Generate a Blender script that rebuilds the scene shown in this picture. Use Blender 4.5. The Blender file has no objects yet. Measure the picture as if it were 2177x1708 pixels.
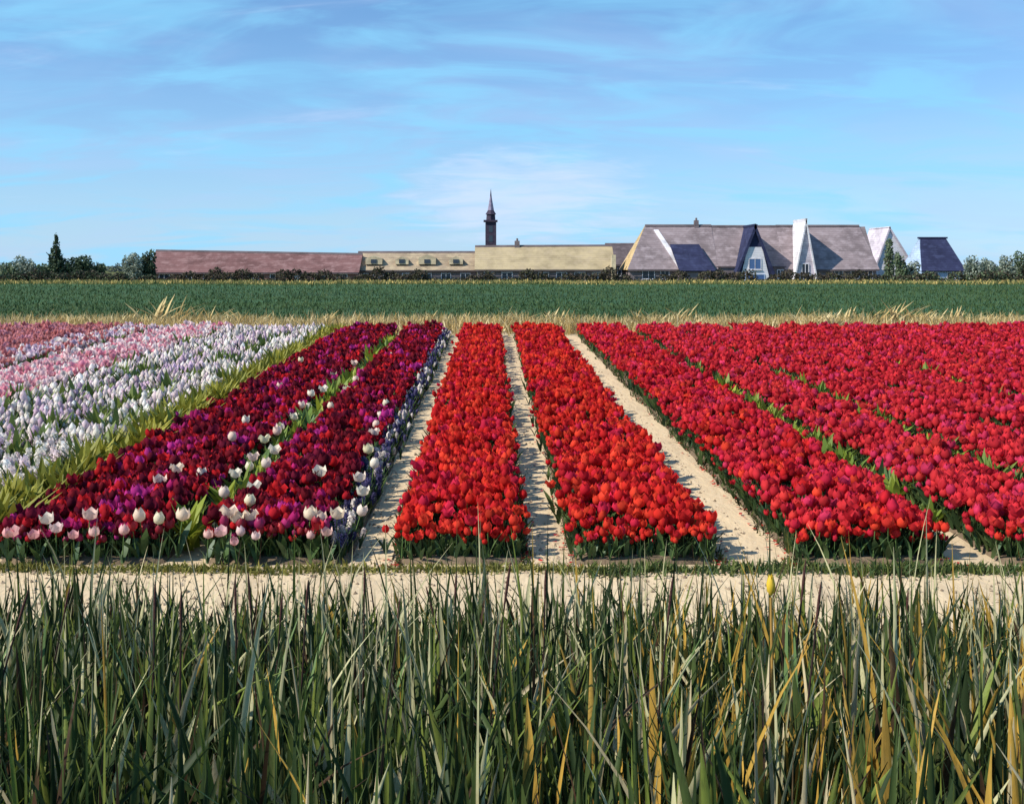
import bpy, math, random
import numpy as np
from mathutils import Vector, Matrix

random.seed(7)
rng = np.random.default_rng(11)
R = math.radians
SC = bpy.context.scene
COL = SC.collection

# ------------------------------------------------------------------ camera
CAM_H = 3.4
FPX = 2333.0            # focal length for a 2176 px wide picture
cd = bpy.data.cameras.new('camera')
cam = bpy.data.objects.new('camera', cd)
COL.objects.link(cam)
cam.location = (0, 0, CAM_H)
cam.rotation_euler = (R(90), 0, 0)
cd.sensor_width = 36.0
cd.lens = 36.0 * FPX / 2176.0
cd.shift_x = (1088 - 1042) / 2176.0
cd.shift_y = (565 - 854) / 2176.0
cd.clip_start = 0.05
cd.clip_end = 12000
SC.camera = cam

# ------------------------------------------------------------------ sky and sun
SUN_EL, SUN_AZ = 42.0, -113.0        # azimuth clockwise from +Y (straight ahead): sun on the left
w = bpy.data.worlds.new('World'); SC.world = w; w.use_nodes = True
nt = w.node_tree; N = nt.nodes; L = nt.links; N.clear()
def nn(t, **k):
    n = N.new(t)
    for a, v in k.items(): setattr(n, a, v)
    return n
sky = nn('ShaderNodeTexSky', sky_type='NISHITA', sun_disc=False, sun_elevation=R(SUN_EL), sun_rotation=R(SUN_AZ),
         altitude=0.0, air_density=1.0, dust_density=0.0, ozone_density=4.0)
tc = nn('ShaderNodeTexCoord')
sep = nn('ShaderNodeSeparateXYZ'); L.new(tc.outputs['Generated'], sep.inputs[0])
def vmath(op, a, b=None):
    n = nn('ShaderNodeMath', operation=op)
    for i, v in enumerate((a, b)):
        if v is None: continue
        if isinstance(v, (int, float)): n.inputs[i].default_value = v
        else: L.new(v, n.inputs[i])
    return n.outputs[0]
zc = vmath('ADD', vmath('MAXIMUM', sep.outputs[2], 0.0), 0.20)
u = vmath('DIVIDE', sep.outputs[0], zc); v = vmath('DIVIDE', sep.outputs[1], zc)
comb = nn('ShaderNodeCombineXYZ'); L.new(u, comb.inputs[0]); L.new(v, comb.inputs[1])
def cloud(scale, sx, sy, rot, detail, rough, dist, off=0.0):
    m = nn('ShaderNodeMapping'); m.inputs['Scale'].default_value = (sx, sy, 1)
    m.inputs['Rotation'].default_value = (0, 0, R(rot)); m.inputs['Location'].default_value = (off, off * .7, off)
    L.new(comb.outputs[0], m.inputs[0])
    t = nn('ShaderNodeTexNoise'); t.inputs['Scale'].default_value = scale; t.inputs['Detail'].default_value = detail
    t.inputs['Roughness'].default_value = rough; t.inputs['Distortion'].default_value = dist
    L.new(m.outputs[0], t.inputs['Vector'])
    return t.outputs[0]
def ramp(fac, lo, hi, top=1.0):
    m = nn('ShaderNodeMapRange', interpolation_type='SMOOTHSTEP')
    m.inputs[1].default_value = lo; m.inputs[2].default_value = hi; m.inputs[4].default_value = top
    L.new(fac, m.inputs[0]); return m.outputs[0]
def mix(fac, a, b, mode='MIX'):
    n = nn('ShaderNodeMix', data_type='RGBA', blend_type=mode)
    if isinstance(fac, (int, float)): n.inputs[0].default_value = fac
    else: L.new(fac, n.inputs[0])
    for s, x in ((6, a), (7, b)):
        if isinstance(x, tuple): n.inputs[s].default_value = (*x, 1)
        else: L.new(x, n.inputs[s])
    return n.outputs[2]
SKY_TINT = (0.56, 0.80, 0.95)
base = mix(1.0, sky.outputs[0], SKY_TINT, 'MULTIPLY')
hz = vmath('POWER', vmath('SUBTRACT', 1.0, vmath('MAXIMUM', sep.outputs[2], 0.0)), 7.0)
base = mix(vmath('MULTIPLY', hz, .72), base, (2.9, 4.2, 6.4))        # paling of the air towards the horizon, all round
lav = ramp(cloud(1.5, .8, 1.4, 12, 5, .55, .7), .40, .74, .36)
base = mix(lav, base, (3.1, 4.3, 6.4))                       # thin lavender veil
tur = ramp(cloud(2.4, .8, 1.5, -8, 5, .55, .8, 4.0), .42, .68, .6)
base = mix(tur, base, (1.9, 4.9, 7.0))                       # clear turquoise breaks
wsp = ramp(cloud(2.0, .6, 1.8, 7, 8, .6, .7, 9.0), .56, .86, .38)
base = mix(wsp, base, (4.8, 5.6, 7.3))                       # white wisps
# one pale cloud low over the village
cdx = vmath('DIVIDE', vmath('SUBTRACT', sep.outputs[0], .03), .12); cdz = vmath('DIVIDE', vmath('SUBTRACT', sep.outputs[2], .062), .05)
cr2 = vmath('ADD', vmath('MULTIPLY', cdx, cdx), vmath('MULTIPLY', cdz, cdz))
front = vmath('GREATER_THAN', sep.outputs[1], 0.0)
cl1 = vmath('MULTIPLY', ramp(vmath('ADD', vmath('SUBTRACT', 1.25, cr2), vmath('MULTIPLY', vmath('SUBTRACT', cloud(5.0, .7, 1.3, 10, 8, .6, .6, 2.0), .5), 2.6)), .1, 1.5, .62), front)
base = mix(cl1, base, (4.9, 5.5, 7.1))
bg = nn('ShaderNodeBackground'); bg.inputs['Strength'].default_value = 0.105
L.new(base, bg.inputs[0])
out = nn('ShaderNodeOutputWorld'); L.new(bg.outputs[0], out.inputs[0])

sl = bpy.data.lights.new('sun', 'SUN'); sl.energy = 4.3; sl.angle = R(0.5); sl.color = (1.0, 0.93, 0.80)
so = bpy.data.objects.new('sun', sl); COL.objects.link(so)
sd = Vector((math.sin(R(SUN_AZ)) * math.cos(R(SUN_EL)), math.cos(R(SUN_AZ)) * math.cos(R(SUN_EL)), math.sin(R(SUN_EL))))
so.rotation_euler = sd.to_track_quat('Z', 'Y').to_euler()
so.location = sd * 60

vs = SC.view_settings
vs.view_transform = 'Standard'; vs.look = 'None'; vs.exposure = 0.55; vs.gamma = 1.0; vs.use_curve_mapping = False

# ------------------------------------------------------------------ helpers
def tag(o, label=None, cat=None, group=None, kind=None):
    if label: o['label'] = label
    if cat: o['category'] = cat
    if group: o['group'] = group
    if kind: o['kind'] = kind
    return o
def link(name, me, mat=None, parent=None, loc=None):
    o = bpy.data.objects.new(name, me); COL.objects.link(o)
    if mat is not None and me is not None and not me.materials: me.materials.append(mat)
    if parent: o.parent = parent
    if loc is not None: o.location = loc
    return o
def empty(name, loc):
    o = bpy.data.objects.new(name, None); COL.objects.link(o); o.location = loc; o.empty_display_size = .2
    return o
def poly(name, verts, faces, smooth=False):
    me = bpy.data.meshes.new(name); me.from_pydata([tuple(map(float, p)) for p in verts], [], [tuple(map(int, f)) for f in faces]); me.update()
    if smooth: me.polygons.foreach_set('use_smooth', [True] * len(me.polygons))
    return me
def quadmesh(name, V, F, colors=None, smooth=False):
    """V (n,3), F (m,4) numpy, colors (n,3) linear"""
    V = np.ascontiguousarray(V, np.float32); F = np.ascontiguousarray(F, np.int32)
    me = bpy.data.meshes.new(name)
    me.vertices.add(len(V)); me.vertices.foreach_set('co', V.ravel())
    me.loops.add(F.size); me.loops.foreach_set('vertex_index', F.ravel())
    me.polygons.add(len(F)); me.polygons.foreach_set('loop_start', np.arange(0, F.size, 4, dtype=np.int32))
    me.polygons.foreach_set('loop_total', np.full(len(F), 4, np.int32))
    if smooth: me.polygons.foreach_set('use_smooth', np.ones(len(F), bool))
    me.update(calc_edges=True)
    if colors is not None:
        ca = me.color_attributes.new('Col', 'FLOAT_COLOR', 'POINT')
        c = np.ones((len(V), 4), np.float32); c[:, :3] = colors
        ca.data.foreach_set('color', c.ravel())
    return me
def lin(r, g, b):
    f = lambda c: (c / 255 / 12.92) if c / 255 <= .04045 else ((c / 255 + .055) / 1.055) ** 2.4
    return np.array((f(r), f(g), f(b)))
WORDS = ['', 'first', 'second', 'third', 'fourth', 'fifth', 'sixth', 'seventh', 'eighth', 'ninth', 'tenth', 'eleventh', 'twelfth',
         'thirteenth', 'fourteenth', 'fifteenth', 'sixteenth', 'seventeenth', 'eighteenth', 'nineteenth']
TENS = ['', '', 'twent', 'thirt', 'fort', 'fift', 'sixt', 'sevent', 'eight', 'ninet']
def nth(n):
    if n < 20: return WORDS[n]
    t, u_ = divmod(n, 10)
    if n >= 100: return f'{n}th'
    return TENS[t] + ('ieth' if u_ == 0 else 'y-' + WORDS[u_])

SLOPE = 0.01843
def g(y):
    """ground height along the view: bank at the camera, rising field, dike crest, polder behind"""
    y = np.asarray(y, float)
    bank = 0.17 + 1.55 * np.clip(1 - y / 9.2, 0, 1) ** 1.15
    field = SLOPE * y
    crest = 1.9 - 1.9 * (lambda t: t * t * (3 - 2 * t))(np.clip((y - 104) / 14, 0, 1))
    return np.where(y < 9.2, bank, np.where(y < 103, field, crest))
def wx(X, D): return (X - 1042) / FPX * D
def wz(Y, D): return CAM_H - (Y - 565) / FPX * D
def wave(x, y, s, k=0):
    return (np.sin(x * 1.7 * s + y * .9 * s + k) + np.sin(x * -.8 * s + y * 1.9 * s + 2.1 * k + 1) + np.sin(x * 3.1 * s - y * 1.1 * s + k * .7) * .6) / 2.6

# ------------------------------------------------------------------ materials
def material(name, col=(.5, .5, .5), rough=.8, spec=.25, attr=False, rand=None, noise=None, bump=None, trans=0.0):
    m = bpy.data.materials.new(name); m.use_nodes = True
    t = m.node_tree; n = t.nodes; l = t.links; b = n['Principled BSDF']
    b.inputs['Roughness'].default_value = rough; b.inputs['Specular IOR Level'].default_value = spec
    b.inputs['Base Color'].default_value = (*col, 1)
    src = None
    if attr:
        a = n.new('ShaderNodeVertexColor'); a.layer_name = 'Col'; src = a.outputs[0]
    if rand:                                             # list of colours picked per object
        oi = n.new('ShaderNodeObjectInfo'); cr = n.new('ShaderNodeValToRGB'); cr.color_ramp.interpolation = 'LINEAR'
        e = cr.color_ramp.elements
        while len(e) < len(rand): e.new(.5)
        for i, c in enumerate(rand): e[i].position = i / max(1, len(rand) - 1); e[i].color = (*c, 1)
        l.new(oi.outputs['Random'], cr.inputs[0]); src = cr.outputs[0]
    tcn = n.new('ShaderNodeTexCoord')
    if noise:                                            # (colour2, scale, (sx,sy,sz), amount[, lo, hi])
        for c2, scl, st, amt, lo, hi in noise:
            mp = n.new('ShaderNodeMapping'); mp.inputs['Scale'].default_value = st; l.new(tcn.outputs['Object'], mp.inputs[0])
            tx = n.new('ShaderNodeTexNoise'); tx.inputs['Scale'].default_value = scl; tx.inputs['Detail'].default_value = 6; tx.inputs['Roughness'].default_value = .65
            l.new(mp.outputs[0], tx.inputs['Vector'])
            mr = n.new('ShaderNodeMapRange'); mr.inputs[1].default_value = lo; mr.inputs[2].default_value = hi; mr.inputs[4].default_value = amt
            l.new(tx.outputs[0], mr.inputs[0])
            mx = n.new('ShaderNodeMix'); mx.data_type = 'RGBA'; l.new(mr.outputs[0], mx.inputs[0])
            if src is None: mx.inputs[6].default_value = (*col, 1)
            else: l.new(src, mx.inputs[6])
            mx.inputs[7].default_value = (*c2, 1); src = mx.outputs[2]
    if src is not None: l.new(src, b.inputs['Base Color'])
    if bump:                                             # (scale, distance, stretch)
        mp = n.new('ShaderNodeMapping'); mp.inputs['Scale'].default_value = bump[2]; l.new(tcn.outputs['Object'], mp.inputs[0])
        tx = n.new('ShaderNodeTexNoise'); tx.inputs['Scale'].default_value = bump[0]; tx.inputs['Detail'].default_value = 7
        l.new(mp.outputs[0], tx.inputs['Vector'])
        bp = n.new('ShaderNodeBump'); bp.inputs['Distance'].default_value = bump[1]; bp.inputs['Strength'].default_value = .8
        l.new(tx.outputs[0], bp.inputs['Height']); l.new(bp.outputs[0], b.inputs['Normal'])
    if trans > 0:
        o = n['Material Output']; tr = n.new('ShaderNodeBsdfTranslucent'); ms = n.new('ShaderNodeMixShader'); ms.inputs[0].default_value = trans
        if src is not None: l.new(src, tr.inputs[0])
        else: tr.inputs[0].default_value = (*col, 1)
        l.new(b.outputs[0], ms.inputs[1]); l.new(tr.outputs[0], ms.inputs[2]); l.new(ms.outputs[0], o.inputs[0])
    return m
tint = lambda c, k: tuple(np.clip(np.array(c) * k, 0, 1))
U3 = (1, 1, 1)
M = {}
M['polder'] = material('polder grass', (.075, .10, .035), .95, .1, noise=[((.16, .13, .05), .05, U3, .7, .4, .65)], bump=(3, .05, U3))
M['bank'] = material('bank earth', (.035, .045, .02), .95, .1, noise=[((.09, .07, .035), 2, U3, .7, .4, .65)], bump=(8, .05, U3))
M['sand'] = material('sand', (.55, .43, .28), .95, .1, noise=[((.43, .33, .22), .7, U3, .75, .42, .66), ((.66, .56, .43), 5, U3, .6, .5, .72), ((.35, .27, .2), 26, U3, .35, .55, .75)], bump=(18, .03, U3))
M['path'] = material('path sand', (.62, .48, .31), .95, .1, noise=[((.43, .33, .22), 1.2, (3, .5, 1), .7, .42, .66), ((.64, .52, .38), 9, (2, .6, 1), .6, .5, .72)], bump=(9, .02, (1.5, .8, 1)))
M['soil'] = material('bed soil', (.13, .095, .065), .95, .1, noise=[((.24, .18, .12), 4, U3, .7, .4, .65)], bump=(20, .04, U3))
M['crop'] = material('green crop field', (.050, .095, .032), .9, .15, noise=[((.045, .11, .055), .07, (.25, 2, 1), .9, .4, .6), ((.028, .062, .03), .30, (.08, 1.8, 1), .8, .45, .62), ((.08, .13, .04), .9, (.1, 1.4, 1), .5, .5, .7)], bump=(2.5, .12, (.3, 2, 1)))
M['petal'] = material('petals', rough=.8, spec=.08, attr=True, trans=.42)
M['leafa'] = material('leaves', rough=.6, spec=.3, attr=True, trans=.22)
M['reed'] = material('reed blades', rough=.6, spec=.25, attr=True, trans=.25, noise=[((.03, .035, .012), 30, (3, 3, .25), .55, .5, .72), ((.30, .24, .10), 9, (2, 2, .6), .4, .56, .75)])
M['stem'] = material('tulip stem', (.10, .17, .05), .6, .3, trans=.1)
M['tleaf'] = material('tulip leaf', rough=.5, spec=.35, rand=[(.05, .10, .035), (.09, .16, .05), (.06, .12, .06), (.11, .17, .06)], trans=.2)

# ------------------------------------------------------------------ ground and setting
ys = np.concatenate([np.linspace(-80, -2, 6), np.linspace(0, 9.2, 24), np.linspace(10, 103, 32), np.linspace(104, 119, 16), [150, 300, 800, 2000, 5000, 9000]])
xs = np.array([-9000, -2500, -800, -250, -80, -30, -12, -6, 0, 6, 12, 30, 80, 250, 800, 2500, 9000.0])
V = np.array([(x, y, float(g(y))) for y in ys for x in xs])
nx = len(xs); F = [(j * nx + i, j * nx + i + 1, (j + 1) * nx + i + 1, (j + 1) * nx + i) for j in range(len(ys) - 1) for i in range(nx - 1)]
o = link('ground', quadmesh('ground', V, np.array(F), smooth=True), M['polder']); tag(o, 'flat polder grassland reaching to the horizon behind the houses', 'ground', kind='structure')

def sheet(name, x0, x1, y0, y1, dz, mat, wob=0.0, nyy=40, nxx=6, zb=0.0):
    yy = np.linspace(y0, y1, nyy); V = []
    for j, y in enumerate(yy):
        a = x0 + wob * float(wave(x0, y, 2.3, 1)); b = x1 + wob * float(wave(x1, y, 2.1, 3))
        for i in range(nxx):
            x = a + (b - a) * i / (nxx - 1)
            V.append((x, y, float(g(y)) + dz + zb * float(wave(x, y, 3.0))))
    F = [(j * nxx + i, j * nxx + i + 1, (j + 1) * nxx + i + 1, (j + 1) * nxx + i) for j in range(nyy - 1) for i in range(nxx - 1)]
    return link(name, quadmesh(name, np.array(V), np.array(F), smooth=True), mat)
o = sheet('bank', -14, 14, -20, 9.25, .012, M['bank'], nyy=60, nxx=12); tag(o, 'dark overgrown bank under the tall foreground grass', 'bank', kind='structure')
o = sheet('sandy_soil', -34, 36, 9.3, 46, .010, M['sand'], nyy=60, nxx=30); tag(o, 'pale sandy ground under the flower beds', 'soil', kind='structure')
o = sheet('sand_road', -34, 36, 9.5, 11.45, .020, M['path'], nyy=10, nxx=60, zb=.006); tag(o, 'pale sand road crossing in front of the flower beds', 'road', kind='structure')
o = sheet('crop_field', -90, 90, 47.0, 97.0, .014, M['crop'], nyy=40, nxx=20); tag(o, 'dark green crop field behind the flower rows', 'field', kind='structure')

HT = 0.40                                  # flower height
def sx(s): return (CAM_H - HT * .5) * s         # row edge (seen as slope s from the vanishing point) at flower height
Y0, Y1 = 11.75, 41.0

# ------------------------------------------------------------------ plant templates
def strip(points, widths, side, seg_up=None):
    """leaf strip: list of centre points, half widths, side vector -> verts, quads"""
    V = []; F = []
    for p, wd in zip(points, widths):
        V += [Vector(p) - Vector(side) * wd, Vector(p) + Vector(side) * wd]
    for i in range(len(points) - 1): F.append((2 * i, 2 * i + 1, 2 * i + 3, 2 * i + 2))
    return [tuple(v) for v in V], F
def merge(parts):
    V = []; F = []; I = []
    for (v, f, pid) in parts:
        o_ = len(V); V += list(v); F += [tuple(i + o_ for i in q) for q in f]; I += [pid] * len(v)
    return np.array(V, float), np.array(F, int), np.array(I)
def cup(cols, h, r, z0, opened=.75, rings=3, zig=.16):
    V = []; F = []
    prof = {3: [(0, .18), (.22, .86), (.62, 1.0), (1.0, opened)], 2: [(0, .25), (.4, 1.0), (1.0, opened)]}[rings]
    for k, (t, rr) in enumerate(prof):
        for c in range(cols):
            a = 2 * math.pi * c / cols + (.12 if k % 2 else 0)
            z = t * h; q = rr * r
            if k == len(prof) - 1: z += h * zig * (1 if c % 2 else -1); q *= .88 if c % 2 else 1.08
            elif k: q *= 1.06 if c % 2 else .92
            V.append((math.cos(a) * q, math.sin(a) * q, z0 + z))
    for k in range(len(prof) - 1):
        for c in range(cols):
            d = (c + 1) % cols
            F.append((k * cols + c, k * cols + d, (k + 1) * cols + d, (k + 1) * cols + c))
    return V, F
def stemq(h, r=.006, n=3):
    V = []; F = []
    for z, rr in ((0, r * 1.2), (h, r)):
        for c in range(n): V.append((math.cos(c * 2.094) * rr, math.sin(c * 2.094) * rr, z))
    for c in range(n): d = (c + 1) % n; F.append((c, d, n + d, n + c))
    return V, F
def leafq(a, ln, wd, lean, segs=3, z0=.01):
    pts = []; ws = []
    for i in range(segs + 1):
        t = i / segs
        rr = lean * ln * (t ** 1.5); z = z0 + ln * (t - .28 * lean * t * t)
        pts.append((math.cos(a) * rr, math.sin(a) * rr, z)); ws.append(wd * (math.sin(math.pi * (.18 + .80 * t)) ** .8) if i < segs else wd * .06)
    return strip(pts, ws, (-math.sin(a), math.cos(a), 0))
BH, BR = .104, .053
VAR = [(.58, .12, 1.0, 1.0), (.85, .18, .92, 1.08), (1.22, .26, .80, 1.12), (.45, .10, 1.12, .86)]      # openness, petal tips, height, radius
def tulip_template(lod, k):
    op, zg_, hh, rr = VAR[k]
    if lod == 0:
        return merge([(*cup(8, BH * hh, BR * rr, HT - BH * hh, op, zig=zg_), 0), (*stemq(HT - BH + .02), 1), (*leafq(.4, .32, .034, .5 + .1 * k), 1), (*leafq(2.6, .28, .032, .62), 1), (*leafq(4.5, .30, .03, .4, 2), 1)])
    if lod == 1:
        return merge([(*cup(6, BH * hh, BR * 1.1 * rr, HT - BH * hh, op, rings=2, zig=zg_), 0), (*leafq(.4, .32, .036, .5, 2), 1), (*leafq(3.4, .30, .036, .55, 2), 1)])
    return merge([(*cup(5, BH * 1.1 * hh, BR * 1.25 * rr, HT - BH * hh, op, rings=2, zig=zg_ + .04), 0), (*leafq(1.4, .31, .045, .5, 1), 1)])
def spike(cols, rows, h, r, z0, sd_):
    r_ = random.Random(sd_); V = []; F = []
    for k in range(rows + 1):
        t = k / rows
        for c in range(cols):
            a = 2 * math.pi * (c + .5 * (k % 2)) / cols; q = r * (math.sin(math.pi * (.16 + .78 * t)) ** .6) * r_.uniform(.72, 1.25) * (.25 if k == rows else 1)
            V.append((math.cos(a) * q, math.sin(a) * q, z0 + h * t + r_.uniform(-.3, .3) * h / rows))
    for k in range(rows):
        for c in range(cols): d = (c + 1) % cols; F.append((k * cols + c, k * cols + d, (k + 1) * cols + d, (k + 1) * cols + c))
    return V, F
def hyacinth_template(lod, k):
    parts = []
    if lod == 0:
        r_ = random.Random(3 + k)
        for i in range(34):
            t = i / 33; a = i * 2.4; z = HT - .20 + .20 * t; rr = .040 * math.sin(math.pi * (.22 + .66 * t)) ** .7
            c = Vector((math.cos(a) * rr, math.sin(a) * rr, z)); s_ = .021 * r_.uniform(.8, 1.25)
            up = Vector((math.cos(a), math.sin(a), r_.uniform(-.2, .6))).normalized(); tn = Vector((-math.sin(a), math.cos(a), 0)); bt = up.cross(tn)
            sp = r_.uniform(0, 1.5); e1 = tn * math.cos(sp) + bt * math.sin(sp); e2 = bt * math.cos(sp) - tn * math.sin(sp); out_ = up * s_ * .6
            parts.append(([tuple(c - e1 * s_ + out_), tuple(c - e2 * s_), tuple(c + e1 * s_ + out_), tuple(c + e2 * s_)], [(0, 1, 2, 3)], 0))
        parts.append((*spike(5, 3, .18, .03, HT - .19, k), 0)); parts.append((*stemq(HT - .15, .009), 1))
    elif lod == 1: parts.append((*spike(6, 4, .20, .050, HT - .20, k), 0))
    else: parts.append((*spike(5, 3, .21, .056, HT - .20, k), 0))
    for a in ([.3, 1.7, 3.1, 4.4] if lod == 0 else [.4, 2.6, 4.2] if lod == 1 else [1.2, 4.1]): parts.append((*leafq(a + k, .40, .022 + .008 * lod, .42, 3 - min(lod, 1)), 1))
    return merge(parts)
TT = [[tulip_template(i, k) for k in range(4)] for i in range(3)]; HTPL = [[hyacinth_template(i, k) for k in range(3)] for i in range(3)]

def scatter(name, tpl, P, rot, tilt, scale, bloom, leaf, mat, jitter=.12):
    """merge many copies of a template: P (n,3), rot, tilt (n,2), scale (n,), bloom/leaf colours (n,3)"""
    V, F, I = tpl; n = len(P); m = len(V)
    c, s = np.cos(rot)[:, None], np.sin(rot)[:, None]
    x = V[None, :, 0] * c - V[None, :, 1] * s; y = V[None, :, 0] * s + V[None, :, 1] * c; z = np.repeat(V[None, :, 2], n, 0)
    x = x * scale[:, None] + z * tilt[:, :1]; y = y * scale[:, None] + z * tilt[:, 1:2]; z = z * scale[:, None]
    W = np.stack([x + P[:, :1], y + P[:, 1:2], z + P[:, 2:3]], -1).reshape(-1, 3)
    FF = (F[None] + (np.arange(n) * m)[:, None, None]).reshape(-1, 4)
    cc = np.where((I == 0)[None, :, None], bloom[:, None, :], leaf[:, None, :])
    cc = np.clip(cc * (1 + jitter * rng.normal(size=(n, m, 1))), .002, .95).reshape(-1, 3)
    return W, FF, cc
def join(chunks):
    V = []; F = []; C = []; k = 0
    for v, f, c in chunks: V.append(v); F.append(f + k); C.append(c); k += len(v)
    return np.concatenate(V), np.concatenate(F), np.concatenate(C)

# palettes (linear albedo)
SCARLET = [(.66, .034, .024), (.56, .022, .024), (.74, .062, .032), (.50, .018, .030), (.60, .026, .07)]
ROSE = [(.62, .034, .05), (.66, .04, .05), (.52, .024, .04), (.64, .045, .12), (.70, .055, .05)]
MAROON = [(.20, .012, .022), (.56, .020, .026), (.12, .008, .020), (.28, .014, .03), (.48, .018, .03), (.14, .010, .03), (.46, .024, .16), (.24, .014, .045), (.50, .04, .26)]
WHITE = [(.86, .81, .72), (.84, .76, .72), (.78, .64, .68), (.86, .79, .74), (.82, .70, .70)]
LILAC = [(.64, .47, .58), (.74, .60, .66), (.60, .46, .60), (.84, .74, .72)]
PINKW = [(.82, .58, .60), (.80, .40, .46), (.84, .74, .72), (.74, .30, .38), (.80, .62, .64)]
SALMON = [(.58, .21, .20), (.62, .26, .26), (.52, .18, .19), (.56, .26, .32)]
LEAFG = np.array([(.055, .10, .04), (.08, .13, .045), (.045, .085, .045), (.10, .14, .05)])
# (slope left, slope right, palette, template, density factor, name, label)
BEDS = [
    (-.305, .095, SCARLET, TT, 1.0, 'tulips', 'mass of scarlet tulips in the bed left of the narrow middle path', 'red'),
    (.285, .742, SCARLET, TT, 1.0, 'tulips', 'mass of scarlet tulips between the two pale sand paths', 'red'),
    (1.03, 1.52, SCARLET[1:] + ROSE, TT, 1.0, 'tulips', 'mass of crimson tulips right of the wide sand path', 'red'),
    (1.70, 2.09, ROSE, TT, 1.0, 'tulips', 'mass of crimson tulips between the two strips of green plants', 'red'),
    (2.24, 2.64, ROSE, TT, 1.0, 'tulips', 'mass of rose red tulips right of the second green strip', 'red'),
    (2.75, 3.18, ROSE, TT, 1.0, 'tulips', 'mass of rose red tulips left of the farthest green strip', 'red'),
    (3.34, 4.02, ROSE, TT, 1.0, 'tulips', 'mass of rose red tulips right of the farthest green strip', 'red'),
    (4.12, 4.95, ROSE, TT, 1.0, 'tulips', 'mass of rose red tulips in the last bed but one on the right', 'red'),
    (5.05, 7.6, ROSE, TT, 1.0, 'tulips', 'mass of rose red tulips in the broad far right corner', 'red'),
    (-.94, -.56, MAROON, TT, 1.0, 'tulips', 'mass of maroon and magenta tulips beside the shadowed left path', 'maroon'),
    (-1.64, -1.10, MAROON, TT, 1.0, 'tulips', 'mass of maroon and magenta tulips below the olive green strip', 'maroon'),
    (-2.14, -1.87, WHITE, HTPL, .58, 'hyacinths', 'mass of white hyacinths just above the olive green strip', 'white'),
    (-2.53, -2.21, WHITE[1:] + LILAC, HTPL, .58, 'hyacinths', 'mass of white and lilac hyacinths in the second pale row', 'white'),
    (-2.94, -2.60, LILAC[1:] + WHITE, HTPL, .6, 'hyacinths', 'mass of lilac hyacinths in the third pale row', 'white'),
    (-3.65, -3.0, PINKW, TT, 1.0, 'tulips', 'mass of pink and white tulips left of the hyacinths', 'pink'),
    (-.535, -.478, [(.07, .065, .16), (.10, .09, .22), (.05, .05, .12), (.74, .66, .64), (.09, .08, .18), (.82, .74, .68), (.16, .14, .28), (.84, .76, .70)], HTPL, .9, 'hyacinths', 'thin row of shadow-coloured and white hyacinths edging the left sand path', 'edge'),  # violet shade along the path put into the navy bloom colours
    (-4.25, -3.82, LILAC + SALMON, TT, .9, 'tulips', 'mass of lilac and salmon flowers beyond the pink and white bed', 'pink'),
    (-7.6, -4.32, SALMON, TT, 1.0, 'tulips', 'mass of salmon pink tulips in the far left corner', 'pink'),
]
def in_view(x, y, m=1.14):
    return (x > -.4475 * y * m - .6) & (x < .486 * y * m + .6)
INDIV = []        # front plants built one by one: (bed index, x, y, rot, tiltx, tilty, scale)
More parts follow.
